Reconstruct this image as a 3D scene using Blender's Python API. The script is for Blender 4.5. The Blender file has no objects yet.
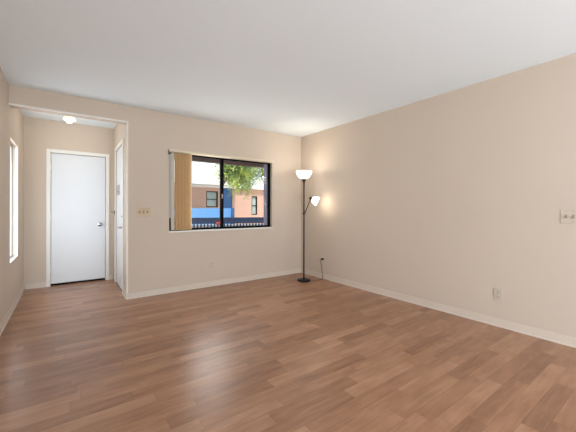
import bpy, bmesh, math, random
from mathutils import Vector, Matrix

random.seed(7)
SC = bpy.context.scene
COL = SC.collection
PI = math.pi

# ------------------------------------------------------------------ camera
CX, CY, CZ = -3.4036, -4.2839, 1.1422
FPX, YAW = 303.173, 0.6288
cam_d = bpy.data.cameras.new('camera')
cam_d.sensor_fit = 'HORIZONTAL'
cam_d.sensor_width = 36.0
cam_d.lens = FPX / 576.0 * 36.0
cam_d.shift_y = (209.03 - 216.0) / 576.0
cam_d.clip_start = 0.02
cam = bpy.data.objects.new('camera', cam_d)
COL.objects.link(cam)
cam.matrix_world = (Matrix.Translation((CX, CY, CZ)) @ Matrix.Rotation(-YAW, 4, 'Z')
                    @ Matrix.Rotation(PI / 2, 4, 'X') @ Matrix.Rotation(0.0019, 4, 'Z'))
SC.camera = cam

# ------------------------------------------------------------------ world, sun, big lights, exposure
w = bpy.data.worlds.new('sky'); SC.world = w; w.use_nodes = True
wn = w.node_tree.nodes; wl = w.node_tree.links
wn['Background'].inputs['Color'].default_value = (0.88, 0.94, 1.0, 1)
wn['Background'].inputs['Strength'].default_value = 1.3


def light(name, kind, loc, power, color=(1, 1, 1), rot=(0, 0, 0), **kw):
    d = bpy.data.lights.new(name, kind); d.energy = power; d.color = color
    for k, v in kw.items(): setattr(d, k, v)
    o = bpy.data.objects.new(name, d); COL.objects.link(o)
    o.location = loc; o.rotation_euler = rot
    return o


sun = light('sun', 'SUN', (3, -8, 9), 3.2, (1.0, 0.95, 0.88), angle=0.01)
sun.rotation_euler = Vector((0.45, 0.62, -0.95)).to_track_quat('-Z', 'Y').to_euler()
# added fill lamps in the unseen rear of the room
light('fill_rear_up', 'AREA', (-2.2, -7.8, 0.3), 128, (0.84, 0.965, 1.08), (PI * 0.80, 0, 0),
      shape='RECTANGLE', size=3.3, size_y=1.2)  # added fill, tilted up to brighten the ceiling
light('fill_rear_low', 'AREA', (-2.8, -8.6, 0.6), 60, (0.84, 0.965, 1.08), (PI / 2, 0, 0),
      shape='RECTANGLE', size=1.8, size_y=1.0)  # added low fill facing the far wall
light('fill_side', 'AREA', (-3.8, -7.0, 1.1), 66, (0.82, 0.965, 1.10), (0, -PI / 2, 0),
      shape='RECTANGLE', size=2.0, size_y=2.5)  # added fill facing the right wall; no opening behind it
# daylight entering through the far window and the narrow side window
light('window_daylight', 'AREA', (-1.68, 0.045, 1.39), 6, (1.0, 0.97, 0.92), (-PI / 2, 0, 0),
      shape='RECTANGLE', size=0.55, size_y=1.02)
light('side_window_daylight', 'AREA', (-3.93, 0.425, 1.23), 9, (0.86, 0.96, 1.07), (0, -PI / 2, 0),
      shape='RECTANGLE', size=1.3, size_y=0.56)
SC.view_settings.view_transform = 'Standard'
SC.view_settings.look = 'None'
SC.view_settings.gamma = 1
SC.view_settings.use_curve_mapping = False
SC.view_settings.exposure = 0.20


# ------------------------------------------------------------------ materials
def lin(c):
    c = c / 255.0
    return c / 12.92 if c <= 0.04045 else ((c + 0.055) / 1.055) ** 2.4


def rgb(r, g, b): return (lin(r), lin(g), lin(b), 1)


def mat(name, col, rough=0.5, metal=0.0, emit=None, estr=0.0, noise=None, bump=None, spec=0.5, trans=0.0):
    m = bpy.data.materials.new(name); m.use_nodes = True
    n = m.node_tree.nodes; l = m.node_tree.links; p = n['Principled BSDF']
    p.inputs['Base Color'].default_value = col
    p.inputs['Roughness'].default_value = rough
    p.inputs['Metallic'].default_value = metal
    p.inputs['Specular IOR Level'].default_value = spec
    p.inputs['Transmission Weight'].default_value = trans
    if emit:
        p.inputs['Emission Color'].default_value = emit
        p.inputs['Emission Strength'].default_value = estr
    if noise or bump:
        tc = n.new('ShaderNodeTexCoord')
    if noise:                                   # (scale, amount)
        t = n.new('ShaderNodeTexNoise'); t.inputs['Scale'].default_value = noise[0]
        t.inputs['Detail'].default_value = 3
        l.new(tc.outputs['Object'], t.inputs['Vector'])
        mr = n.new('ShaderNodeMapRange')
        mr.inputs['From Min'].default_value = 0.3; mr.inputs['From Max'].default_value = 0.7
        mr.inputs['To Min'].default_value = 1 - noise[1]; mr.inputs['To Max'].default_value = 1 + noise[1]
        l.new(t.outputs['Fac'], mr.inputs['Value'])
        vm = n.new('ShaderNodeVectorMath'); vm.operation = 'SCALE'
        vm.inputs[0].default_value = col[:3]
        l.new(mr.outputs['Result'], vm.inputs['Scale'])
        l.new(vm.outputs['Vector'], p.inputs['Base Color'])
    if bump:                                    # (scale, strength)
        t = n.new('ShaderNodeTexNoise'); t.inputs['Scale'].default_value = bump[0]
        t.inputs['Detail'].default_value = 2
        l.new(tc.outputs['Object'], t.inputs['Vector'])
        b = n.new('ShaderNodeBump'); b.inputs['Strength'].default_value = bump[1]
        b.inputs['Distance'].default_value = 0.002
        l.new(t.outputs['Fac'], b.inputs['Height'])
        l.new(b.outputs['Normal'], p.inputs['Normal'])
    return m


M_wall = mat('beige_wall_paint', rgb(209, 193, 176), 0.7, noise=(1.2, 0.015), bump=(140, 0.25), spec=0.3)
M_ceil = mat('white_ceiling_paint', rgb(240, 249, 254), 0.85, bump=(120, 0.25), spec=0.2)
M_base = mat('cream_baseboard_paint', rgb(222, 209, 194), 0.45, noise=(6, 0.02))
M_basew = mat('baseboard_wall_paint', rgb(217, 203, 188), 0.45, noise=(6, 0.02))
M_trim = mat('white_trim_paint', rgb(236, 233, 226), 0.35, noise=(4, 0.01))
M_door = mat('white_door_paint', rgb(228, 230, 232), 0.4, noise=(2, 0.012))
M_black = mat('black_aluminium', rgb(8, 8, 10), 0.5, noise=(20, 0.1), spec=0.08)
M_bronze = mat('dark_bronze_metal', rgb(58, 42, 32), 0.35, 0.4, noise=(20, 0.1))
M_base_black = mat('black_lamp_base', rgb(22, 22, 24), 0.18, 0.2, noise=(20, 0.1))
M_chrome = mat('brushed_chrome', rgb(175, 175, 178), 0.22, 1.0, noise=(30, 0.05))
M_almond = mat('almond_plastic', rgb(196, 170, 134), 0.4, noise=(30, 0.03))
M_slot = mat('dark_slots', rgb(138, 110, 78), 0.5, noise=(30, 0.05))
M_ivory = mat('ivory_plastic', rgb(206, 193, 175), 0.4, noise=(30, 0.03))
M_ivslot = mat('brown_slots', rgb(120, 105, 90), 0.5, noise=(30, 0.05))
M_ivsw = mat('taupe_toggles', rgb(160, 144, 128), 0.5, noise=(30, 0.05))
M_vane = mat('tan_vinyl_vane', rgb(238, 206, 156), 0.45, noise=(30, 0.03))
M_vane2 = mat('cream_vinyl_vane', rgb(222, 214, 196), 0.45, noise=(30, 0.03))
M_rail = mat('cream_headrail', rgb(226, 212, 186), 0.4, noise=(30, 0.03))
M_wand = mat('clear_white_wand', rgb(240, 240, 240), 0.2, noise=(30, 0.02))
M_plug = mat('black_rubber', rgb(18, 17, 16), 0.5, noise=(30, 0.1))
M_cord = mat('brown_cord', rgb(78, 62, 50), 0.5, noise=(30, 0.1))
M_brass = mat('polished_brass', rgb(200, 160, 90), 0.25, 1.0, noise=(30, 0.05))
M_grey = mat('grey_plate_metal', rgb(160, 160, 160), 0.35, 0.8, noise=(30, 0.05))
M_greyp = mat('grey_plate_paint', rgb(176, 174, 170), 0.5, noise=(30, 0.05))
M_shade = mat('lit_white_glass_shade', rgb(250, 248, 242), 0.3, emit=(1, 0.93, 0.84, 1), estr=4.0, noise=(10, 0.01))
M_hallshade = mat('lit_amber_glass', rgb(255, 235, 190), 0.3, emit=(1, 0.85, 0.55, 1), estr=0.9, noise=(10, 0.02))
M_bulb = mat('lit_bulb', rgb(255, 240, 210), 0.3, emit=(1, 0.86, 0.6, 1), estr=9, noise=(10, 0.01))
M_red = mat('red_sticker', rgb(160, 22, 28), 0.5, noise=(60, 0.05))
M_pale = mat('pale_sticker_print', rgb(230, 215, 215), 0.5, noise=(60, 0.05))
# outdoors
M_peach = mat('peach_stucco', rgb(208, 166, 148), 0.9, noise=(3, 0.04), bump=(30, 0.4))
M_white_st = mat('white_stucco', rgb(240, 238, 234), 0.9, noise=(3, 0.02), bump=(30, 0.3))
M_ownst = mat('lilac_grey_stucco', rgb(176, 165, 185), 0.9, noise=(3, 0.03))
M_bluep = mat('light_blue_paint', rgb(96, 150, 210), 0.6, noise=(4, 0.03))
M_blued = mat('deep_blue_paint', rgb(36, 92, 150), 0.5, noise=(4, 0.03))
M_navy = mat('navy_steel_paint', rgb(10, 36, 70), 0.5, noise=(6, 0.05))
M_brown = mat('brown_beam_paint', rgb(112, 84, 72), 0.7, noise=(8, 0.08))
M_bark = mat('bark', rgb(96, 80, 62), 0.9, noise=(12, 0.2), bump=(40, 0.6))
M_paving = mat('pale_courtyard_concrete', rgb(222, 218, 210), 0.9, noise=(1, 0.04))
M_dkglass = mat('grey_green_window_glass', rgb(178, 190, 184), 0.3, noise=(2.5, 0.2))  # pale grey green panes with uneven tone


def glass(name):
    m = bpy.data.materials.new(name); m.use_nodes = True
    n = m.node_tree.nodes; l = m.node_tree.links
    n.remove(n['Principled BSDF'])
    tr = n.new('ShaderNodeBsdfTransparent'); gl = n.new('ShaderNodeBsdfGlossy')
    gl.inputs['Roughness'].default_value = 0.02
    fr = n.new('ShaderNodeFresnel'); fr.inputs['IOR'].default_value = 1.35
    tr.inputs['Color'].default_value = (0.96, 0.98, 0.98, 1)
    mx = n.new('ShaderNodeMixShader')
    l.new(fr.outputs[0], mx.inputs[0]); l.new(tr.outputs[0], mx.inputs[1]); l.new(gl.outputs[0], mx.inputs[2])
    l.new(mx.outputs[0], n['Material Output'].inputs['Surface'])
    return m


M_glass = glass('clear_window_glass')


def frosted():
    m = bpy.data.materials.new('frosted_side_glass'); m.use_nodes = True
    n = m.node_tree.nodes; l = m.node_tree.links
    n.remove(n['Principled BSDF'])
    tr = n.new('ShaderNodeBsdfTranslucent'); tr.inputs['Color'].default_value = (0.95, 0.95, 0.95, 1)
    t2 = n.new('ShaderNodeBsdfTransparent')
    mx = n.new('ShaderNodeMixShader'); mx.inputs[0].default_value = 0.1
    l.new(tr.outputs[0], mx.inputs[1]); l.new(t2.outputs[0], mx.inputs[2])
    l.new(mx.outputs[0], n['Material Output'].inputs['Surface'])
    return m


M_frost = frosted()


def translucent_vinyl(m, col, amt):
    n = m.node_tree.nodes; l = m.node_tree.links
    t = n.new('ShaderNodeBsdfTranslucent'); t.inputs['Color'].default_value = col
    mx = n.new('ShaderNodeMixShader'); mx.inputs[0].default_value = amt
    l.new(n['Principled BSDF'].outputs[0], mx.inputs[1]); l.new(t.outputs[0], mx.inputs[2])
    l.new(mx.outputs[0], n['Material Output'].inputs['Surface'])


translucent_vinyl(M_vane, rgb(226, 188, 134), 0.30)
translucent_vinyl(M_vane2, rgb(230, 222, 205), 0.25)


def leaf_mat():
    m = bpy.data.materials.new('green_leaves'); m.use_nodes = True
    n = m.node_tree.nodes; l = m.node_tree.links; p = n['Principled BSDF']
    tc = n.new('ShaderNodeTexCoord'); t = n.new('ShaderNodeTexNoise')
    t.inputs['Scale'].default_value = 2.6; t.inputs['Detail'].default_value = 4
    l.new(tc.outputs['Object'], t.inputs['Vector'])
    cr = n.new('ShaderNodeValToRGB')
    cr.color_ramp.elements[0].position = 0.35; cr.color_ramp.elements[0].color = rgb(58, 110, 66)
    cr.color_ramp.elements[1].position = 0.65; cr.color_ramp.elements[1].color = rgb(196, 208, 96)
    l.new(t.outputs['Fac'], cr.inputs['Fac']); l.new(cr.outputs['Color'], p.inputs['Base Color'])
    p.inputs['Roughness'].default_value = 0.5
    return m


M_leaf = leaf_mat()


def floor_mat():
    m = bpy.data.materials.new('laminate_floor'); m.use_nodes = True
    n = m.node_tree.nodes; l = m.node_tree.links; p = n['Principled BSDF']

    def math_(op, a, b=None, c=None):
        x = n.new('ShaderNodeMath'); x.operation = op
        for i, v in enumerate((a, b, c)):
            if v is None: continue
            if isinstance(v, (int, float)): x.inputs[i].default_value = v
            else: l.new(v, x.inputs[i])
        return x.outputs[0]
    tc = n.new('ShaderNodeTexCoord'); sp = n.new('ShaderNodeSeparateXYZ')
    l.new(tc.outputs['Object'], sp.inputs[0])
    W, L = 0.095, 0.64
    vy = math_('DIVIDE', sp.outputs['Y'], W)
    row = math_('FLOOR', vy)
    wn1 = n.new('ShaderNodeTexWhiteNoise'); wn1.noise_dimensions = '1D'; l.new(row, wn1.inputs['W'])
    vx = math_('ADD', math_('DIVIDE', sp.outputs['X'], L), math_('MULTIPLY', wn1.outputs['Value'], 7.3))
    colm = math_('FLOOR', vx)
    cb = n.new('ShaderNodeCombineXYZ'); l.new(row, cb.inputs[0]); l.new(colm, cb.inputs[1])
    wn2 = n.new('ShaderNodeTexWhiteNoise'); wn2.noise_dimensions = '2D'; l.new(cb.outputs[0], wn2.inputs['Vector'])
    # grain coordinates: stretched along X, shifted per strip
    gx = math_('ADD', math_('MULTIPLY', sp.outputs['X'], 2.2), math_('MULTIPLY', wn2.outputs['Value'], 40))
    gy = math_('ADD', math_('MULTIPLY', sp.outputs['Y'], 24.0), math_('MULTIPLY', row, 3.1))
    gc = n.new('ShaderNodeCombineXYZ'); l.new(gx, gc.inputs[0]); l.new(gy, gc.inputs[1])
    g = n.new('ShaderNodeTexNoise'); g.inputs['Scale'].default_value = 1.0; g.inputs['Detail'].default_value = 6
    g.inputs['Roughness'].default_value = 0.62; g.inputs['Distortion'].default_value = 0.7
    l.new(gc.outputs[0], g.inputs['Vector'])
    g2x = math_('ADD', math_('MULTIPLY', sp.outputs['X'], 5.0), math_('MULTIPLY', wn2.outputs['Value'], 90))
    g2 = n.new('ShaderNodeCombineXYZ'); l.new(g2x, g2.inputs[0]); l.new(math_('MULTIPLY', sp.outputs['Y'], 12.0), g2.inputs[1])
    gg = n.new('ShaderNodeTexNoise'); gg.inputs['Scale'].default_value = 1.0; gg.inputs['Detail'].default_value = 3
    l.new(g2.outputs[0], gg.inputs['Vector'])
    f = math_('ADD', math_('MULTIPLY', wn2.outputs['Value'], 0.34),
              math_('ADD', math_('MULTIPLY', g.outputs['Fac'], 0.75), math_('MULTIPLY', gg.outputs['Fac'], 0.47)))
    cr = n.new('ShaderNodeValToRGB')
    e = cr.color_ramp.elements
    e[0].position = 0.45; e[0].color = rgb(*FLOOR_C[0])
    e[1].position = 1.20; e[1].color = rgb(*FLOOR_C[2])
    k = e.new(0.80); k.color = rgb(*FLOOR_C[1])
    f2 = math_('DIVIDE', f, 1.3)
    e[0].position, e[1].position, e[2].position = 0.36, 0.62, 0.90
    e[1].color = rgb(*FLOOR_C[1]); e[2].color = rgb(*FLOOR_C[2])
    l.new(f2, cr.inputs['Fac'])
    # seams
    fy = math_('FRACT', vy); ey = math_('MINIMUM', fy, math_('SUBTRACT', 1.0, fy))
    sy = math_('LESS_THAN', ey, 0.012)
    fx = math_('FRACT', vx); ex = math_('MINIMUM', fx, math_('SUBTRACT', 1.0, fx))
    sx = math_('LESS_THAN', ex, 0.0022)
    seam = math_('MAXIMUM', sy, sx)
    dark = math_('SUBTRACT', 1.0, math_('MULTIPLY', seam, 0.34))
    vm = n.new('ShaderNodeVectorMath'); vm.operation = 'SCALE'
    l.new(cr.outputs['Color'], vm.inputs[0]); l.new(dark, vm.inputs['Scale'])
    l.new(vm.outputs['Vector'], p.inputs['Base Color'])
    l.new(math_('ADD', 0.25, math_('MULTIPLY', g.outputs['Fac'], 0.10)), p.inputs['Roughness'])
    p.inputs['Specular IOR Level'].default_value = 0.5
    b = n.new('ShaderNodeBump'); b.inputs['Strength'].default_value = 0.12; b.inputs['Distance'].default_value = 0.001
    l.new(math_('SUBTRACT', g.outputs['Fac'], seam), b.inputs['Height']); l.new(b.outputs['Normal'], p.inputs['Normal'])
    return m


FLOOR_C = ((130, 88, 64), (165, 120, 91), (192, 149, 119))
M_floor = floor_mat()


# ------------------------------------------------------------------ mesh helpers
def box(bm, x0, x1, y0, y1, z0, z1, bev=0.0, rot=None):
    r = bmesh.ops.create_cube(bm, size=1)
    vs = r['verts']
    s = Vector((abs(x1 - x0), abs(y1 - y0), abs(z1 - z0))); c = Vector(((x0 + x1) / 2, (y0 + y1) / 2, (z0 + z1) / 2))
    for v in vs:
        q = Vector((v.co.x * s.x, v.co.y * s.y, v.co.z * s.z))
        if rot: q = rot @ q
        v.co = q + c
    if bev:
        es = list({e for v in vs for e in v.link_edges})
        bmesh.ops.bevel(bm, geom=es, offset=bev, segments=2, affect='EDGES', profile=0.6)
    return bm


def tube(bm, pts, radii, seg=14, caps=True):
    if isinstance(radii, (int, float)): radii = [radii] * len(pts)
    pts = [Vector(p) for p in pts]; rings = []
    up = None
    for i, p in enumerate(pts):
        t = (pts[min(i + 1, len(pts) - 1)] - pts[max(i - 1, 0)]).normalized()
        if up is None:
            up = t.orthogonal().normalized()
        up = (up - t * up.dot(t)).normalized(); sd = t.cross(up)
        rings.append([bm.verts.new(p + (up * math.cos(a) + sd * math.sin(a)) * radii[i])
                      for a in (2 * PI * k / seg for k in range(seg))])
    for a, b in zip(rings, rings[1:]):
        for k in range(seg):
            bm.faces.new((a[k], a[(k + 1) % seg], b[(k + 1) % seg], b[k]))
    if caps:
        bm.faces.new(rings[0]); bm.faces.new(rings[-1])
    bmesh.ops.recalc_face_normals(bm, faces=bm.faces)
    return bm


def lathe(bm, prof, seg=40, mtx=None):
    """prof = [(r, z)...] closed around the axis; r may be 0 at ends"""
    rings = []
    for r, z in prof:
        if r < 1e-6: rings.append([bm.verts.new((0, 0, z))])
        else: rings.append([bm.verts.new((r * math.cos(2 * PI * k / seg), r * math.sin(2 * PI * k / seg), z)) for k in range(seg)])
    new = [v for r in rings for v in r]
    for a, b in zip(rings, rings[1:]):
        for k in range(seg):
            k2 = (k + 1) % seg
            q = [a[k % len(a)], a[k2 % len(a)], b[k2 % len(b)], b[k % len(b)]]
            q = list(dict.fromkeys(q))
            if len(q) > 2: bm.faces.new(q)
    if mtx is not None:
        for v in new: v.co = mtx @ v.co
    bmesh.ops.recalc_face_normals(bm, faces=bm.faces)
    return bm


def obj(name, bm, m, parent=None, smooth=False, origin=None):
    me = bpy.data.meshes.new(name)
    if origin is not None:
        for v in bm.verts: v.co -= Vector(origin)
    bm.to_mesh(me); bm.free(); me.materials.append(m)
    if smooth:
        for p in me.polygons: p.use_smooth = True
        try: me.set_sharp_from_angle(angle=math.radians(40))
        except Exception: pass
    o = bpy.data.objects.new(name, me); COL.objects.link(o)
    if origin is not None: o.location = origin
    if parent:
        o.parent = parent
        if origin is not None:
            base = parent.location
            if parent.parent: base = base + parent.parent.location
            o.location = Vector(origin) - base
    return o


def BM(): return bmesh.new()


def thing(name, label, cat, loc, group=None):
    o = bpy.data.objects.new(name, None); COL.objects.link(o)
    o.empty_display_size = 0.1; o.location = loc
    o['label'] = label; o['category'] = cat
    if group: o['group'] = group
    return o


def part(name, bm, m, parent, smooth=False, label=None):
    """mesh given in world coordinates, parented to an unrotated empty/mesh"""
    base = Vector(parent.location)
    q = parent.parent
    while q: base = base + q.location; q = q.parent
    o = obj(name, bm, m, None, smooth, origin=tuple(base))
    o.parent = parent; o.location = (0, 0, 0)
    if label: o['label'] = label
    return o


def struct(name, bm, m, label, cat, smooth=False):
    o = obj(name, bm, m, None, smooth); o['kind'] = 'structure'
    o['label'] = label; o['category'] = cat
    return o


def sempty(name, label, cat, loc):
    o = thing(name, label, cat, loc); o['kind'] = 'structure'; return o


# ------------------------------------------------------------------ room dimensions
H = 2.44
XL, XR, YB = -3.904, 0.0, -9.00          # left wall, right wall, back wall faces
HX, HY, HH = -2.795, 1.3635, 2.236       # entry hall: right wall face, end wall face, header underside
T = 0.15
WX0, WX1, WZ0, WZ1 = -2.286, -0.620, 0.832, 1.945   # window opening
SY0, SY1, SZ0, SZ1 = 0.115, 0.735, 0.55, 1.912      # side window opening in left wall
D1 = (-3.603, -2.911, 1.965)              # closet door leaf x0,x1,top
D2 = (0.33, 1.09, 2.03)                  # entry door leaf y0,y1,top

bm = BM(); box(bm, XL - T, XR + T, YB - T, 0.0, -0.12, 0); box(bm, XL - T, HX + T, 0.0, HY + T, -0.12, 0)
struct('floor', bm, M_floor, 'warm brown wood laminate strip floor', 'floor')
bm = BM(); box(bm, XL - T, XR + T, YB - 2.2, T, H, H + 0.2); box(bm, XL - T, HX + T, T, HY + T, H, H + 0.2)  # slab runs on past the back wall, an added overhang blocking the sun
struct('ceiling', bm, M_ceil, 'plain white textured ceiling', 'ceiling')

bm = BM()      # far wall with hall opening and window opening
box(bm, XL, HX, 0, T, HH, H)
box(bm, HX, WX0, 0, T, 0, H); box(bm, WX1, XR + T, 0, T, 0, H)
box(bm, WX0, WX1, 0, T, 0, WZ0); box(bm, WX0, WX1, 0, T, WZ1, H)
struct('wall_far', bm, M_wall, 'beige far wall with the window and the opening to the entry hall', 'wall')
bm = BM(); box(bm, XR, XR + T, YB - T, 0, 0, H)
struct('wall_right', bm, M_wall, 'long plain beige wall on the right', 'wall')
bm = BM()
box(bm, XL - T, XL, YB - T, SY0, 0, H); box(bm, XL - T, XL, SY1, HY + T, 0, H)
box(bm, XL - T, XL, SY0, SY1, 0, SZ0); box(bm, XL - T, XL, SY0, SY1, SZ1, H)
struct('wall_left', bm, M_wall, 'beige left wall with a tall narrow window', 'wall')
PX0, PX1, PZ1 = -3.55, -0.35, 2.08
bm = BM()
box(bm, XL, PX0, YB - T, YB, 0, H); box(bm, PX1, XR, YB - T, YB, 0, H); box(bm, PX0, PX1, YB - T, YB, PZ1, H)
struct('wall_back', bm, M_wall, 'beige wall behind the camera around the added glass door', 'wall')
bm = BM()      # end wall of the hall, opening for closet door
box(bm, XL, D1[0] - 0.004, HY, HY + T, 0, H); box(bm, D1[1] + 0.004, HX + T, HY, HY + T, 0, H)
box(bm, D1[0] - 0.004, D1[1] + 0.004, HY, HY + T, D1[2] + 0.004, H)
box(bm, D1[0] - 0.004, D1[1] + 0.004, HY + T - 0.01, HY + T, 0, D1[2] + 0.004)
struct('wall_hall_end', bm, M_wall, 'beige end wall of the entry hall around the white slab door', 'wall')
bm = BM()      # right wall of the hall, opening for entry door
box(bm, HX, HX + T, T, D2[0] - 0.004, 0, H); box(bm, HX, HX + T, D2[1] + 0.004, HY, 0, H)
box(bm, HX, HX + T, D2[0] - 0.004, D2[1] + 0.004, D2[2] + 0.004, H)
struct('wall_hall_right', bm, M_wall, 'beige right side wall of the entry hall around the entry door', 'wall')

# corner bead trim round the hall opening
bm = BM(); box(bm, HX - 0.006, HX + 0.010, -0.006, 0.02, 0.0, HH)
box(bm, XL, HX + 0.010, -0.006, 0.02, HH - 0.006, HH + 0.010)
struct('trim_1', bm, M_trim, 'thin cream corner bead edging the hall opening', 'trim')


def baseboard(name, x0, x1, y0, y1, axis, side, label):
    """runs along axis; side = +1/-1 direction the board stands out from the wall"""
    bm = BM(); t, t2, h, h2 = 0.010, 0.017, 0.078, 0.014
    if axis == 'x':
        a, b = sorted((y0, y0 + side * t)); box(bm, x0, x1, a, b, 0, h, 0.002)
    else:
        a, b = sorted((x0, x0 + side * t)); box(bm, a, b, y0, y1, 0, h, 0.002)
    o = struct(name, bm, M_basew, label, 'baseboard')
    bm = BM()
    if axis == 'x': a, b = sorted((y0 + side * t, y0 + side * t2)); box(bm, x0, x1, a, b, 0, h2, 0.002)
    else: a, b = sorted((x0 + side * t, x0 + side * t2)); box(bm, a, b, y0, y1, 0, h2, 0.002)
    part('shoe_molding', bm, M_base, o, label='thin cream bead along the floor')


baseboard('baseboard_far', HX, XR, 0, 0, 'x', -1, 'cream baseboard along the far wall under the window')
baseboard('baseboard_right', XR, XR, YB, -0.017, 'y', -1, 'cream baseboard along the right wall')
baseboard('baseboard_left', XL, XL, YB, HY, 'y', 1, 'cream baseboard along the left wall')
baseboard('baseboard_hall_left', XL + 0.017, D1[0] - 0.052, HY, HY, 'x', -1, 'short cream baseboard left of the white slab door')
baseboard('baseboard_hall_right', D1[1] + 0.052, HX - 0.017, HY, HY, 'x', -1, 'tiny cream baseboard right of the white slab door')
baseboard('baseboard_hall_side', HX, HX, 0.0, D2[0] - 0.055, 'y', -1, 'short cream baseboard beside the entry door')

# ------------------------------------------------------------------ main window
win = sempty('window_1', 'black framed sliding window in the far wall', 'window', ((WX0 + WX1) / 2, 0.09, WZ0))
fy0, fy1 = 0.055, 0.115
bm = BM(); f = 0.022
box(bm, WX0, WX1, fy0, fy1, WZ0, WZ0 + 0.020); box(bm, WX0, WX1, fy0, fy1, WZ1 - 0.030, WZ1)
box(bm, WX0, WX0 + f, fy0, fy1, WZ0 + 0.02, WZ1 - 0.03); box(bm, WX1 - 0.016, WX1, fy0, fy1, WZ0 + 0.02, WZ1 - 0.03)
part('window_frame', bm, M_black, win)


def sash(x0, x1, y, name):
    bm = BM(); z0, z1, s, d = WZ0 + 0.020, WZ1 - 0.030, 0.022, 0.010
    box(bm, x0, x1, y - d, y + d, z0, z0 + s * 0.7); box(bm, x0, x1, y - d, y + d, z1 - s * .7, z1)
    L = 0.044 if x0 > -2 else s; R = 0.044 if x0 < -2 else 0.004
    box(bm, x0, x0 + L, y - d, y + d, z0, z1); box(bm, x1 - R, x1, y - d, y + d, z0, z1)
    o = part('sash', bm, M_black, win)
    bm = BM(); box(bm, x0 + L, x1 - R, y - 0.002, y + 0.002, z0 + s * .7, z1 - s * .7)
    part('pane', bm, M_glass, o)
    return o


MX = -1.488
sL = sash(WX0 + f, MX + 0.022, 0.071, 'l')
sR = sash(MX - 0.022, WX1 - 0.016, 0.096, 'r')
bm = BM(); box(bm, MX - 0.012, MX + 0.006, 0.046, 0.062, 1.30, 1.37, 0.003); box(bm, MX - 0.006, MX + 0.0, 0.036, 0.05, 1.325, 1.345, 0.002)
part('latch', bm, M_grey, sL, label='grey metal latch')
bm = BM(); box(bm, WX0 + 0.0, WX1, 0.0, 0.055, WZ0, WZ0 + 0.006); box(bm, WX0 - 0.004, WX1 + 0.004, -0.012, 0.0, WZ0 - 0.014, WZ0 + 0.006, 0.002)
part('window_sill', bm, M_trim, win, label='thin white sill')

# sticker on the left pane
st = thing('window_sticker', 'small red square sticker on the bottom corner of the left window pane', 'sticker', (-1.555, 0.0668, 0.92))
bm = BM(); box(bm, -1.592, -1.516, 0.0660, 0.0688, 0.902, 0.956, 0.001); part('sticker_sheet', bm, M_red, st)
bm = BM()
for z in (0.922, 0.934): box(bm, -1.584, -1.524, 0.0655, 0.0662, z, z + 0.003)
part('print', bm, M_pale, st, label='pale printed lines')

# vertical blind
vb = thing('vertical_blind', 'vertical blind of tan vanes drawn to the left side of the window', 'blind', (WX0 + 0.03, 0.02, WZ1 - 0.03))
bm = BM(); box(bm, WX0 - 0.012, WX1 + 0.010, -0.030, -0.001, WZ1 - 0.022, WZ1 + 0.004, 0.003)
box(bm, WX0 + 0.002, WX1 - 0.002, 0.0, 0.040, WZ1 - 0.028, WZ1 - 0.002)
part('headrail', bm, M_rail, vb)
bm = BM(); box(bm, WX0 - 0.015, WX0 - 0.0125, -0.031, -0.001, WZ1 - 0.070, WZ1 - 0.0, 0.001)
part('end_bracket', bm, M_bronze, vb, label='dark end bracket')
for i in range(12):
    x = WX0 + 0.050 + (0 if i == 0 else 0.013 + i * 0.0222)
    ang = math.radians((40, 56)[i % 2] if i > 0 else 12)
    bm = BM(); n = 6; wv = 0.045
    z0, z1 = WZ0 + 0.016, WZ1 - 0.032
    ca, sa = math.cos(ang), math.sin(ang)
    ringA = []
    for k in range(n + 1):
        s = (k / n - 0.5); c = 0.004 * (1 - (2 * s) ** 2)
        lx, ly = s * wv, c
        px_, py_ = x + lx * ca - ly * sa, 0.020 + lx * sa * 0.62 + ly * ca * 0.5
        ringA.append((px_, py_))
    for k in range(n):
        (ax, ay), (bx, by) = ringA[k], ringA[k + 1]
        v = [bm.verts.new(p) for p in ((ax, ay, z0), (bx, by, z0), (bx, by, z1), (ax, ay, z1))]
        bm.faces.new(v)
    bmesh.ops.remove_doubles(bm, verts=bm.verts, dist=1e-5)
    bmesh.ops.solidify(bm, geom=bm.faces[:], thickness=0.0008)
    part('vane', bm, M_vane2 if i < 1 else M_vane, vb, smooth=False, label='cream end vane' if i < 1 else None)
bm = BM(); tube(bm, [(WX0 + 0.008, -0.012, WZ1 - 0.06), (WX0 + 0.008, -0.012, 1.02)], 0.006, 8)
wd = part('wand', bm, M_wand, vb, label='white tilt wand')
bm = BM(); tube(bm, [(WX0 + 0.008, -0.012, 1.02), (WX0 + 0.008, -0.012, 0.985)], 0.0075, 8)
part('wand_tip', bm, M_bronze, wd, label='dark wand tip')
bm = BM(); tube(bm, [(WX0 + 0.008, -0.012, WZ1 - 0.06), (WX0 + 0.008, -0.016, WZ1 - 0.018)], 0.002, 6)
part('wand_hook', bm, M_bronze, wd)

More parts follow.
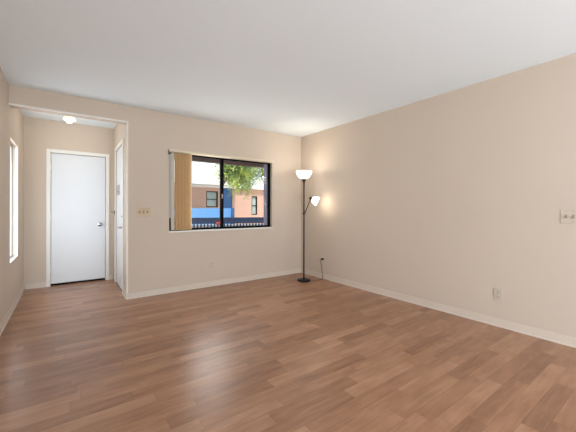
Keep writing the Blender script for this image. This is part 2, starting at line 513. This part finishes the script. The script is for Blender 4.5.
# ------------------------------------------------------------------ narrow side window
sw = sempty('window_2', 'tall narrow bright window in the left wall of the entry hall', 'window', (XL - 0.055, (SY0 + SY1) / 2, SZ0))
bm = BM(); a0, a1 = XL - 0.066, XL - 0.048
box(bm, a0, a1, SY0, SY1, SZ0, SZ0 + 0.015); box(bm, a0, a1, SY0, SY1, SZ1 - 0.015, SZ1)
box(bm, a0, a1, SY0, SY0 + 0.02, SZ0 + 0.015, SZ1 - 0.015); box(bm, a0, a1, SY1 - 0.012, SY1, SZ0 + 0.015, SZ1 - 0.015)
part('window_frame', bm, M_grey, sw)
bm = BM(); box(bm, XL - 0.060, XL - 0.056, SY0 + 0.02, SY1 - 0.012, SZ0 + 0.015, SZ1 - 0.015)
part('pane', bm, M_frost, sw)
bm = BM(); box(bm, XL - 0.047, XL + 0.001, SY1 - 0.006, SY1, SZ0, SZ1); box(bm, XL - 0.047, XL + 0.001, SY0, SY1, SZ0, SZ0 + 0.006)
part('reveal_lining', bm, M_trim, sw, label='white painted reveal')

# ------------------------------------------------------------------ white slab door at the end of the hall
d1 = sempty('door_1', 'plain white slab door at the end of the entry hall', 'door', ((D1[0] + D1[1]) / 2, HY, 0))
bm = BM(); c0 = 0.052
yo = HY - 0.014
box(bm, D1[0] - c0, D1[0], yo, HY, 0, D1[2] + c0, 0.003); box(bm, D1[1], D1[1] + c0, yo, HY, 0, D1[2] + c0, 0.003)
box(bm, D1[0], D1[1], yo, HY, D1[2], D1[2] + c0, 0.003)
part('door_casing', bm, M_trim, d1)
bm = BM(); box(bm, D1[0] + 0.004, D1[1] - 0.004, HY + 0.012, HY + 0.047, 0.032, D1[2] - 0.004, 0.002)
leaf = part('door_leaf', bm, M_door, d1)
bm = BM(); box(bm, D1[0], D1[1], HY + 0.05, HY + 0.13, 0.0, 0.012)
part('threshold', bm, M_black, d1, label='black threshold strip')
kz, kx = 0.893, -2.985
bm = BM(); R = Matrix.Translation((kx, HY + 0.012, kz)) @ Matrix.Rotation(PI / 2, 4, 'X')
lathe(bm, [(0, 0), (0.034, 0), (0.034, 0.006), (0.028, 0.010), (0.012, 0.014), (0.011, 0.032), (0.022, 0.040), (0.028, 0.052), (0.026, 0.064), (0.015, 0.070), (0, 0.071)], 32, R)
part('door_knob', bm, M_chrome, leaf, True, 'round chrome knob')
bm = BM(); box(bm, D1[1] - 0.006, D1[1] + 0.010, yo - 0.0015, HY + 0.01, kz - 0.035, kz + 0.035, 0.001)
part('strike_plate', bm, M_grey, d1, label='grey strike plate')
for z in (0.25, 1.02, 1.76):
    bm = BM(); tube(bm, [(D1[0] + 0.003, HY - 0.002, z - 0.045), (D1[0] + 0.003, HY - 0.002, z + 0.045)], 0.007, 10)
    part('hinge', bm, M_trim, d1, True)

# ------------------------------------------------------------------ entry door in the hall's right wall
d2 = sempty('door_2', 'white entry door seen edge on in the right wall of the hall', 'door', (HX, (D2[0] + D2[1]) / 2, 0))
bm = BM(); xo = HX - 0.014; c0 = 0.055
box(bm, xo, HX, D2[0] - c0, D2[0], 0, D2[2] + c0, 0.003); box(bm, xo, HX, D2[1], D2[1] + c0, 0, D2[2] + c0, 0.003)
box(bm, xo, HX, D2[0], D2[1], D2[2], D2[2] + c0, 0.003)
part('door_casing', bm, M_trim, d2)
bm = BM(); box(bm, HX + 0.006, HX + 0.046, D2[0] + 0.003, D2[1] - 0.003, 0.008, D2[2] - 0.003, 0.002)
leaf2 = part('door_leaf', bm, M_door, d2)
bm = BM(); box(bm, HX + 0.0, HX + 0.1, D2[0], D2[1], 0.0, 0.007); box(bm, HX + 0.10, HX + T, D2[0], D2[1], 0, D2[2])
part('threshold', bm, M_bronze, d2)
Rm = Matrix.Translation((HX + 0.006, 0.41, 0.884)) @ Matrix.Rotation(-PI / 2, 4, 'Y')
bm = BM(); lathe(bm, [(0, 0), (0.030, 0), (0.030, 0.006), (0.012, 0.012), (0.011, 0.045), (0, 0.046)], 28, Rm)
tube(bm, [(HX - 0.036, 0.402, 0.884), (HX - 0.038, 0.46, 0.886), (HX - 0.036, 0.56, 0.884)], [0.010, 0.009, 0.008], 12)
part('lever_handle', bm, M_chrome, leaf2, True, 'chrome lever handle')
Rm = Matrix.Translation((HX + 0.006, 0.41, 1.033)) @ Matrix.Rotation(-PI / 2, 4, 'Y')
bm = BM(); lathe(bm, [(0, 0), (0.028, 0), (0.027, 0.008), (0.014, 0.012), (0, 0.012)], 28, Rm)
box(bm, HX - 0.022, HX - 0.004, 0.392, 0.428, 1.028, 1.038, 0.002)
part('deadbolt', bm, M_chrome, leaf2, True, 'chrome deadbolt turn')
bm = BM(); box(bm, HX - 0.002, HX + 0.006, 0.74, 0.98, 1.345, 1.495, 0.003)
pl = part('door_viewer_plate', bm, M_greyp, leaf2, label='grey metal plate with a peephole')
Rm = Matrix.Translation((HX - 0.002, 0.80, 1.395)) @ Matrix.Rotation(-PI / 2, 4, 'Y')
bm = BM(); lathe(bm, [(0, 0), (0.014, 0), (0.012, 0.006), (0, 0.006)], 20, Rm)
part('peephole', bm, M_bronze, pl, True)
bm = BM(); box(bm, xo - 0.006, xo, 1.10, 1.14, 1.05, 1.115, 0.002); tube(bm, [(xo - 0.006, 1.12, 1.085), (xo - 0.05, 1.09, 1.085), (xo - 0.035, 1.03, 1.085)], 0.005, 8)
part('door_guard', bm, M_bronze, d2, True, 'small dark swing door guard')

# ------------------------------------------------------------------ unseen glass door, added to the back wall as a daylight source
d3 = sempty('door_3', 'unseen sliding glass door added behind the camera for daylight', 'door', ((PX0 + PX1) / 2, YB, 0))
bm = BM()
yy0, yy1 = YB - 0.10, YB - 0.05
box(bm, PX0, PX1, yy0, yy1, PZ1 - 0.04, PZ1); box(bm, PX0, PX1, yy0, yy1, 0, 0.04)
for x in (PX0, (PX0 + PX1) / 2 - 0.02, PX1 - 0.04): box(bm, x, x + 0.04, yy0, yy1, 0.04, PZ1 - 0.04)
part('door_frame', bm, M_black, d3)
bm = BM()
for a, b in ((PX0 + 0.04, (PX0 + PX1) / 2 - 0.02), ((PX0 + PX1) / 2 + 0.02, PX1 - 0.04)): box(bm, a, b, YB - 0.078, YB - 0.072, 0.04, PZ1 - 0.04)
part('pane', bm, M_glass, d3)


# ------------------------------------------------------------------ outlets and switches
def plate_bm(w_, h_, wall, c, u):
    """plate centred at coordinate c along wall, height u; wall 'far' (Y=0) or 'right' (X=0)"""
    bm = BM()
    if wall == 'far': box(bm, c - w_ / 2, c + w_ / 2, -0.006, 0.0, u - h_ / 2, u + h_ / 2, 0.002)
    else: box(bm, -0.006, 0.0, c - w_ / 2, c + w_ / 2, u - h_ / 2, u + h_ / 2, 0.002)
    return bm


def wbox(bm, wall, c0, c1, d0, d1, z0, z1, bev=0.0):
    if wall == 'far': box(bm, c0, c1, -d1, -d0, z0, z1, bev)
    else: box(bm, -d1, -d0, c0, c1, z0, z1, bev)


def outlet(wall, c, z, label):
    loc = (c, 0, z) if wall == 'far' else (0, c, z)
    t = thing('wall_outlet', label, 'outlet', loc, None)
    part('cover_plate', plate_bm(0.074, 0.118, wall, c, z), M_ivory, t)
    for dz in (0.024, -0.024):
        bm = BM(); wbox(bm, wall, c - 0.017, c + 0.017, 0.006, 0.0085, z + dz - 0.015, z + dz + 0.015, 0.001)
        s = part('socket', bm, M_ivory, t)
        bm = BM()
        for o_ in (-0.009, 0.005): wbox(bm, wall, c + o_, c + o_ + 0.004, 0.0085, 0.0092, z + dz - 0.004, z + dz + 0.009)
        wbox(bm, wall, c - 0.003, c + 0.003, 0.0085, 0.0092, z + dz - 0.012, z + dz - 0.007)
        part('slots', bm, M_ivslot, s)
    bm = BM(); wbox(bm, wall, c - 0.003, c + 0.003, 0.006, 0.0075, z - 0.003, z + 0.003); part('screw', bm, M_ivslot, t)
    return t


def switch(wall, c, z, n, label, mp, ms):
    loc = (c, 0, z) if wall == 'far' else (0, c, z)
    t = thing('light_switch_plate', label, 'light switch', loc, None)
    w_ = 0.070 + 0.046 * (n - 1)
    part('cover_plate', plate_bm(w_, 0.116, wall, c, z), mp, t)
    for i in range(n):
        x = c + (i - (n - 1) / 2) * 0.046
        bm = BM(); wbox(bm, wall, x - 0.0075, x + 0.0075, 0.006, 0.0075, z - 0.016, z + 0.016)
        wbox(bm, wall, x - 0.004, x + 0.004, 0.0075, 0.020, z - 0.012, z + 0.001, 0.001)
        part('toggle', bm, ms, t)
        for dz in (-0.042, 0.042):
            bm = BM(); wbox(bm, wall, x - 0.0028, x + 0.0028, 0.006, 0.0075, z + dz - 0.0028, z + dz + 0.0028); part('screw', bm, ms, t)
    return t


outlet('far', -1.680, 0.315, 'ivory duplex outlet low on the far wall below the window')
outlet('right', -3.098, 0.312, 'ivory duplex outlet low on the right wall with nothing plugged in')
outlet('right', -0.602, 0.300, 'ivory duplex outlet by the corner with the lamp plug in it')
switch('far', -2.605, 1.102, 3, 'tan triple light switch plate between the hall opening and the window', M_almond, M_slot)
switch('right', -3.618, 1.084, 2, 'pale double light switch plate on the right wall', M_ivory, M_ivsw)

# ------------------------------------------------------------------ floor lamp
LX, LY = -0.356, -0.525
IR = Vector((math.cos(YAW), -math.sin(YAW), 0))      # direction the reading arm leans to
lamp = thing('floor_lamp', 'dark torchiere floor lamp with lit bowl and side reading light in the corner', 'floor lamp', (LX, LY, 0))
B = Matrix.Translation((LX, LY, 0))
bm = BM(); lathe(bm, [(0, 0), (0.104, 0), (0.108, 0.006), (0.108, 0.022), (0.100, 0.030), (0.040, 0.036), (0.018, 0.044), (0.014, 0.060), (0, 0.060)], 48, B)
part('lamp_base', bm, M_base_black, lamp, True)
bm = BM(); tube(bm, [(LX, LY, 0.05), (LX, LY, 1.58)], 0.0125, 20)
for z in (0.55, 1.04): lathe(bm, [(0, z), (0.0145, z), (0.0145, z + 0.015), (0, z + 0.015)], 20, B)
part('pole', bm, M_bronze, lamp, True)
bm = BM(); lathe(bm, [(0, 1.545), (0.014, 1.548), (0.018, 1.575), (0.034, 1.606), (0.036, 1.622), (0, 1.622)], 32, B)
part('shade_holder', bm, M_bronze, lamp, True)
bm = BM()
outer = [(0.030, 1.622), (0.062, 1.633), (0.092, 1.660), (0.112, 1.695), (0.121, 1.722), (0.124, 1.743)]
inner = [(r - 0.004, z + 0.003) for r, z in reversed(outer)]
inner[0] = (0.120, 1.743)
lathe(bm, outer + inner + [(0, 1.625)], 48, B)
part('bowl_shade', bm, M_shade, lamp, True, 'lit white glass bowl shade opening upward')
bm = BM(); lathe(bm, [(0, 1.622), (0.014, 1.626), (0.014, 1.65), (0.028, 1.68), (0.026, 1.705), (0.012, 1.722), (0, 1.725)], 24, B)
part('bulb', bm, M_bulb, lamp, True)
J = Vector((LX, LY, 1.076)) + IR * 0.012; K = Vector((LX, LY, 1.312)) + IR * 0.112
bm = BM(); tube(bm, [J - IR * 0.012 - Vector((0, 0, 0.02)), J + Vector((0, 0, 0.0)), J + (K - J) * 0.5, K], [0.016, 0.009, 0.0065, 0.0065], 14)
lathe(bm, [(0, 1.055), (0.021, 1.058), (0.021, 1.092), (0, 1.095)], 20, B)
arm = part('reading_arm', bm, M_bronze, lamp, True)
axis = (IR * 0.905 + Vector((0, 0, -0.42))).normalized()
Q = axis.to_track_quat('Z', 'Y').to_matrix().to_4x4()
bm = BM(); lathe(bm, [(0, -0.030), (0.018, -0.026), (0.027, -0.010), (0.029, 0.005), (0.024, 0.020), (0.016, 0.028), (0, 0.028)], 28, Matrix.Translation(K) @ Q)
part('socket', bm, M_bronze, arm, True)
bm = BM()
outer = [(0.018, 0.014), (0.040, 0.030), (0.060, 0.060), (0.070, 0.095), (0.073, 0.118)]
inner = [(r - 0.003, z + 0.003) for r, z in reversed(outer)]; inner[0] = (0.070, 0.118)
lathe(bm, outer + inner + [(0, 0.018)], 40, Matrix.Translation(K) @ Q)
part('reading_shade', bm, M_shade, arm, True, 'small lit white shade turned to the side')
bm = BM(); lathe(bm, [(0, 0.028), (0.012, 0.030), (0.020, 0.055), (0.018, 0.078), (0, 0.088)], 24, Matrix.Translation(K) @ Q)
part('bulb', bm, M_bulb, arm, True)
tw = light('torchiere_light', 'POINT', (LX, LY, 1.74), 2.6, (1, 0.95, 0.88), shadow_soft_size=0.03); tw.parent = lamp; tw.location = (0, 0, 1.74)
rp = K + axis * 0.14 - Vector((LX, LY, 0))
rl = light('reading_light', 'POINT', rp, 0.20, (1, 0.95, 0.88), shadow_soft_size=0.06); rl.parent = lamp; rl.location = rp

# power cord with plug
cord = thing('power_cord', 'thin brown power cord running from the lamp base to the corner outlet', 'cord', (-0.05, -0.60, 0))
ctrl = [(-0.262, -0.575, 0.012), (-0.21, -0.60, 0.004), (-0.15, -0.64, 0.004), (-0.09, -0.645, 0.005), (-0.045, -0.63, 0.022),
        (-0.026, -0.606, 0.07), (-0.022, -0.585, 0.14), (-0.026, -0.585, 0.21), (-0.042, -0.580, 0.270), (-0.056, -0.584, 0.312), (-0.044, -0.600, 0.325)]


def catmull(P, n=8):
    P = [Vector(p) for p in P]; out = []
    for i in range(len(P) - 1):
        p0, p1, p2, p3 = P[max(i - 1, 0)], P[i], P[i + 1], P[min(i + 2, len(P) - 1)]
        for k in range(n):
            t = k / n
            out.append(0.5 * ((2 * p1) + (p2 - p0) * t + (2 * p0 - 5 * p1 + 4 * p2 - p3) * t * t + (3 * p1 - p0 - 3 * p2 + p3) * t ** 3))
    return out + [P[-1]]


bm = BM(); tube(bm, catmull(ctrl), 0.0044, 8); part('cable', bm, M_cord, cord, True)
bm = BM(); box(bm, -0.044, -0.0095, -0.615, -0.589, 0.310, 0.340, 0.004); part('plug', bm, M_plug, cord, label='black plug')

# ------------------------------------------------------------------ hall ceiling light
hx, hy = -3.384, 0.72
cl = thing('ceiling_light', 'small lit brass and glass light on the entry hall ceiling', 'ceiling light', (hx, hy, H))
Bm = Matrix.Translation((hx, hy, H))
bm = BM(); lathe(bm, [(0, 0), (0.070, 0), (0.066, -0.014), (0.030, -0.026), (0.024, -0.040), (0, -0.040)], 36, Bm)
part('canopy', bm, M_brass, cl, True)
bm = BM(); lathe(bm, [(0.0, -0.040), (0.014, -0.042), (0.018, -0.065), (0.040, -0.095), (0.042, -0.120), (0.026, -0.145), (0, -0.155)], 28, Bm)
part('bulb', bm, M_bulb, cl, True)
bm = BM(); lathe(bm, [(0.024, -0.034), (0.040, -0.045), (0.058, -0.075), (0.070, -0.110), (0.068, -0.110), (0.056, -0.076), (0.038, -0.047), (0.022, -0.037)], 36, Bm)
part('glass_shade', bm, M_hallshade, cl, True)
hl = light('hall_light', 'POINT', (0, 0, -0.19), 1.4, (1, 0.90, 0.76), shadow_soft_size=0.05); hl.parent = cl; hl.location = (0, 0, -0.19)

# ------------------------------------------------------------------ outdoors
GZ = -0.15
bm = BM(); box(bm, -30, 40, T + 0.02, 45, GZ - 0.1, GZ); box(bm, -30, -4.2, -30, T + 0.02, GZ - 0.1, GZ); box(bm, -4.2, 40, -30, YB - T - 0.02, GZ - 0.1, GZ)
struct('ground', bm, M_paving, 'pale concrete courtyard outside the window', 'ground')
# lilac stucco on the outer side of the far wall
bm = BM()
e0, e1 = T, T + 0.03
box(bm, HX + T, WX0, e0, e1, GZ, H); box(bm, WX1, XR + T, e0, e1, GZ, H); box(bm, WX0, WX1, e0, e1, GZ, WZ0); box(bm, WX0, WX1, e0, e1, WZ1, H)
box(bm, WX1 - 0.055, WX1 - 0.001, 0.135, e1, WZ0, WZ1)
struct('wall_outer', bm, M_ownst, 'lilac grey stucco on the outside around the window', 'wall')
bm = BM(); box(bm, HX + T + 0.05, 4.5, 0.80, 0.90, 1.960, 2.30); box(bm, HX + T + 0.05, 4.5, e1, 0.90, 2.30, 2.42)
box(bm, 4.3, 4.45, 0.78, 0.92, GZ, 1.960)
struct('porch_beam', bm, M_brown, 'brown wooden porch beam above the window outside', 'beam')

# opposite building
BY = 9.0
ab = thing('apartment_building', 'peach stucco apartment building with a white upper storey across the courtyard', 'building', (3.0, BY, GZ))


def cut_wall(bm, x0, x1, z0, z1, y0, y1, holes):
    xs = sorted([x0, x1] + [h[0] for h in holes] + [h[1] for h in holes])
    for a, b in zip(xs, xs[1:]):
        if b - a < 1e-6: continue
        m_ = (a + b) / 2
        hs = sorted([h for h in holes if h[0] < m_ < h[1]], key=lambda h: h[2]); z = z0
        for h in hs:
            if h[2] > z: box(bm, a, b, y0, y1, z, h[2])
            z = h[3]
        if z < z1: box(bm, a, b, y0, y1, z, z1)


wA = (1.68, 2.24, 1.22, 1.95)       # window left
dr = (2.45, 2.97, GZ, 2.20)         # blue door
wB = (4.02, 4.34, 0.85, 1.78)       # narrow window right
holes = [wA, dr, wB]
bm = BM(); cut_wall(bm, -6, 12, GZ, 2.12, BY, BY + 0.25, [(h[0], h[1], h[2], min(h[3], 2.12)) for h in holes])
box(bm, -6, 12, BY + 0.25, BY + 0.35, GZ, 2.12)
part('lower_wall', bm, M_peach, ab)
bm = BM(); box(bm, -6, 2.38, 8.0, BY + 0.35, 2.185, 2.30); box(bm, -6, 2.38, 8.0, 8.12, 2.30, 3.55)
box(bm, 2.26, 2.38, 8.12, BY, 2.30, 3.55); box(bm, -6, 2.38, BY, BY + 0.35, 2.12, 2.185)
part('white_balcony', bm, M_white_st, ab, label='white stucco balcony wall')
bm = BM(); box(bm, 2.38, 12, BY - 0.20, BY + 0.35, 2.12, 2.58)
part('roof_fascia', bm, M_white_st, ab, label='white roof edge')
bm = BM(); box(bm, -6, 2.38, BY + 0.35, BY + 0.55, 2.12, 5.0)
part('upper_wall', bm, M_peach, ab)
for h, label in ((wA, 'dark framed window'), (wB, 'narrow dark framed window')):
    bm = BM(); s = 0.04
    box(bm, h[0], h[1], BY + 0.02, BY + 0.08, h[2], h[2] + s); box(bm, h[0], h[1], BY + 0.02, BY + 0.08, h[3] - s, h[3])
    box(bm, h[0], h[0] + s, BY + 0.02, BY + 0.08, h[2], h[3]); box(bm, h[1] - s, h[1], BY + 0.02, BY + 0.08, h[2], h[3])
    m_ = (h[2] + h[3]) / 2; box(bm, h[0], h[1], BY + 0.03, BY + 0.07, m_ - 0.015, m_ + 0.015)
    fr = part('window', bm, M_black, ab, label=label)
    bm = BM(); box(bm, h[0] + s, h[1] - s, BY + 0.085, BY + 0.10, h[2] + s, h[3] - s)
    part('pane', bm, M_dkglass, fr)
bm = BM(); box(bm, dr[0] + 0.02, dr[1] - 0.02, BY + 0.04, BY + 0.09, GZ + 0.02, 2.10)
part('door', bm, M_blued, ab, label='deep blue door')
# light blue parapet in front of the opposite door
par = thing('parapet_wall', 'light blue parapet panel in front of the opposite building', 'parapet', (0, 7.6, GZ))
bm = BM(); box(bm, -5, 2.24, 7.6, 7.7, GZ, 1.17); part('panel', bm, M_bluep, par)
bm = BM(); box(bm, 2.24, 2.36, 7.55, 7.75, GZ, 1.19); part('post', bm, M_blued, par, label='darker blue end post')
# navy railing
A_, B_ = Vector((-2.6, 3.6, 0)), Vector((4.6, 1.35, 0))
dv = (B_ - A_); Lr = dv.length; dn = dv.normalized()
ang = math.atan2(dn.y, dn.x); RZ = Matrix.Rotation(ang, 3, 'Z')
rail = thing('railing', 'navy blue steel railing across the walkway just outside the window', 'railing', tuple(A_ + Vector((0, 0, GZ))))


def rbox(bm, s0, s1, hw, z0, z1):
    c = A_ + dn * ((s0 + s1) / 2)
    box(bm, c.x - (s1 - s0) / 2, c.x + (s1 - s0) / 2, c.y - hw, c.y + hw, z0, z1, rot=RZ)


bm = BM(); rbox(bm, 0, Lr, 0.02, 0.775, 0.925); part('top_rail', bm, M_navy, rail)
bm = BM(); rbox(bm, 0, Lr, 0.02, 0.0, 0.05); part('bottom_rail', bm, M_navy, rail)
for s in (0.02, Lr * 0.5, Lr - 0.02):
    bm = BM(); rbox(bm, s - 0.02, s + 0.02, 0.025, GZ, 0.775); part('post', bm, M_navy, rail)
k = 0
nb = 92
for i in range(nb):
    s = 0.08 + (Lr - 0.16) * i / (nb - 1)
    bm = BM(); rbox(bm, s - 0.017, s + 0.017, 0.008, 0.05, 0.775); part('baluster', bm, M_navy, rail)

kb = thing('low_wall', 'low white stucco wall right behind the navy railing outside', 'wall', tuple(A_ + Vector((0, 0.3, GZ))))
bm = BM(); A_ = A_ + Vector((0.06, 0.20, 0)); rbox(bm, 0, Lr, 0.05, GZ, 0.74); part('wall_body', bm, M_white_st, kb)

# tree between the railing and the opposite building
TX, TY = 0.90, 5.6
tree = thing('tree', 'feathery yellow green tree in the courtyard seen through the right pane', 'tree', (TX, TY, GZ))
bm = BM()
tube(bm, catmull([(TX, TY, GZ), (TX + 0.02, TY, 1.0), (TX + 0.05, TY + 0.02, 2.0), (TX + 0.25, TY, 2.9)], 5), [0.06 - 0.0022 * i for i in range(16)], 10)
ends = []
for i in range(26):
    r = random.random
    z0 = 1.9 + r() * 1.0
    a = Vector((TX + 0.05 + (z0 - 1.9) * 0.18, TY, z0))
    tx = TX + 0.4 + r() * 2.3; ty = TY + (r() - 0.5) * 1.6
    topz = 2.6 + r() * 1.0
    mid = Vector(((a.x * 0.45 + tx * 0.55), (a.y * 0.45 + ty * 0.55), topz))
    end = Vector((tx, ty, topz - 0.25 - r() * 0.7))
    pts = catmull([a, mid, end], 5)
    tube(bm, pts, [0.028 - 0.0022 * q for q in range(len(pts))], 6)
    ends.append(pts)
part('trunk', bm, M_bark, tree, True)
bm = BM()


def leaf(p, s):
    d = Vector((random.gauss(0, 0.6), random.gauss(0, 0.6), -abs(random.gauss(0.6, 0.5)))).normalized()
    sd = d.cross(Vector((random.gauss(0, 1), random.gauss(0, 1), random.gauss(0, 1)))).normalized()
    w_ = s * 0.20
    v = [bm.verts.new(q) for q in (p, p + d * s * 0.5 + sd * w_, p + d * s, p + d * s * 0.5 - sd * w_)]
    bm.faces.new(v)


for pts in ends:
    for q in range(2, len(pts)):
        for _ in range(46):
            p = pts[q] + Vector((random.gauss(0, 0.16), random.gauss(0, 0.16), random.gauss(-0.02, 0.14)))
            leaf(p, 0.06 + random.random() * 0.06)
    # drooping sprays under each branch end
    for _ in range(6):
        b0 = pts[random.randint(4, len(pts) - 1)] + Vector((random.gauss(0, 0.1), random.gauss(0, 0.1), 0))
        ln = 0.25 + random.random() * 0.55
        for k in range(34):
            t = k / 33
            leaf(b0 + Vector((random.gauss(0, 0.03), random.gauss(0, 0.03), -t * ln)), 0.05 + random.random() * 0.04)
part('foliage', bm, M_leaf, tree)
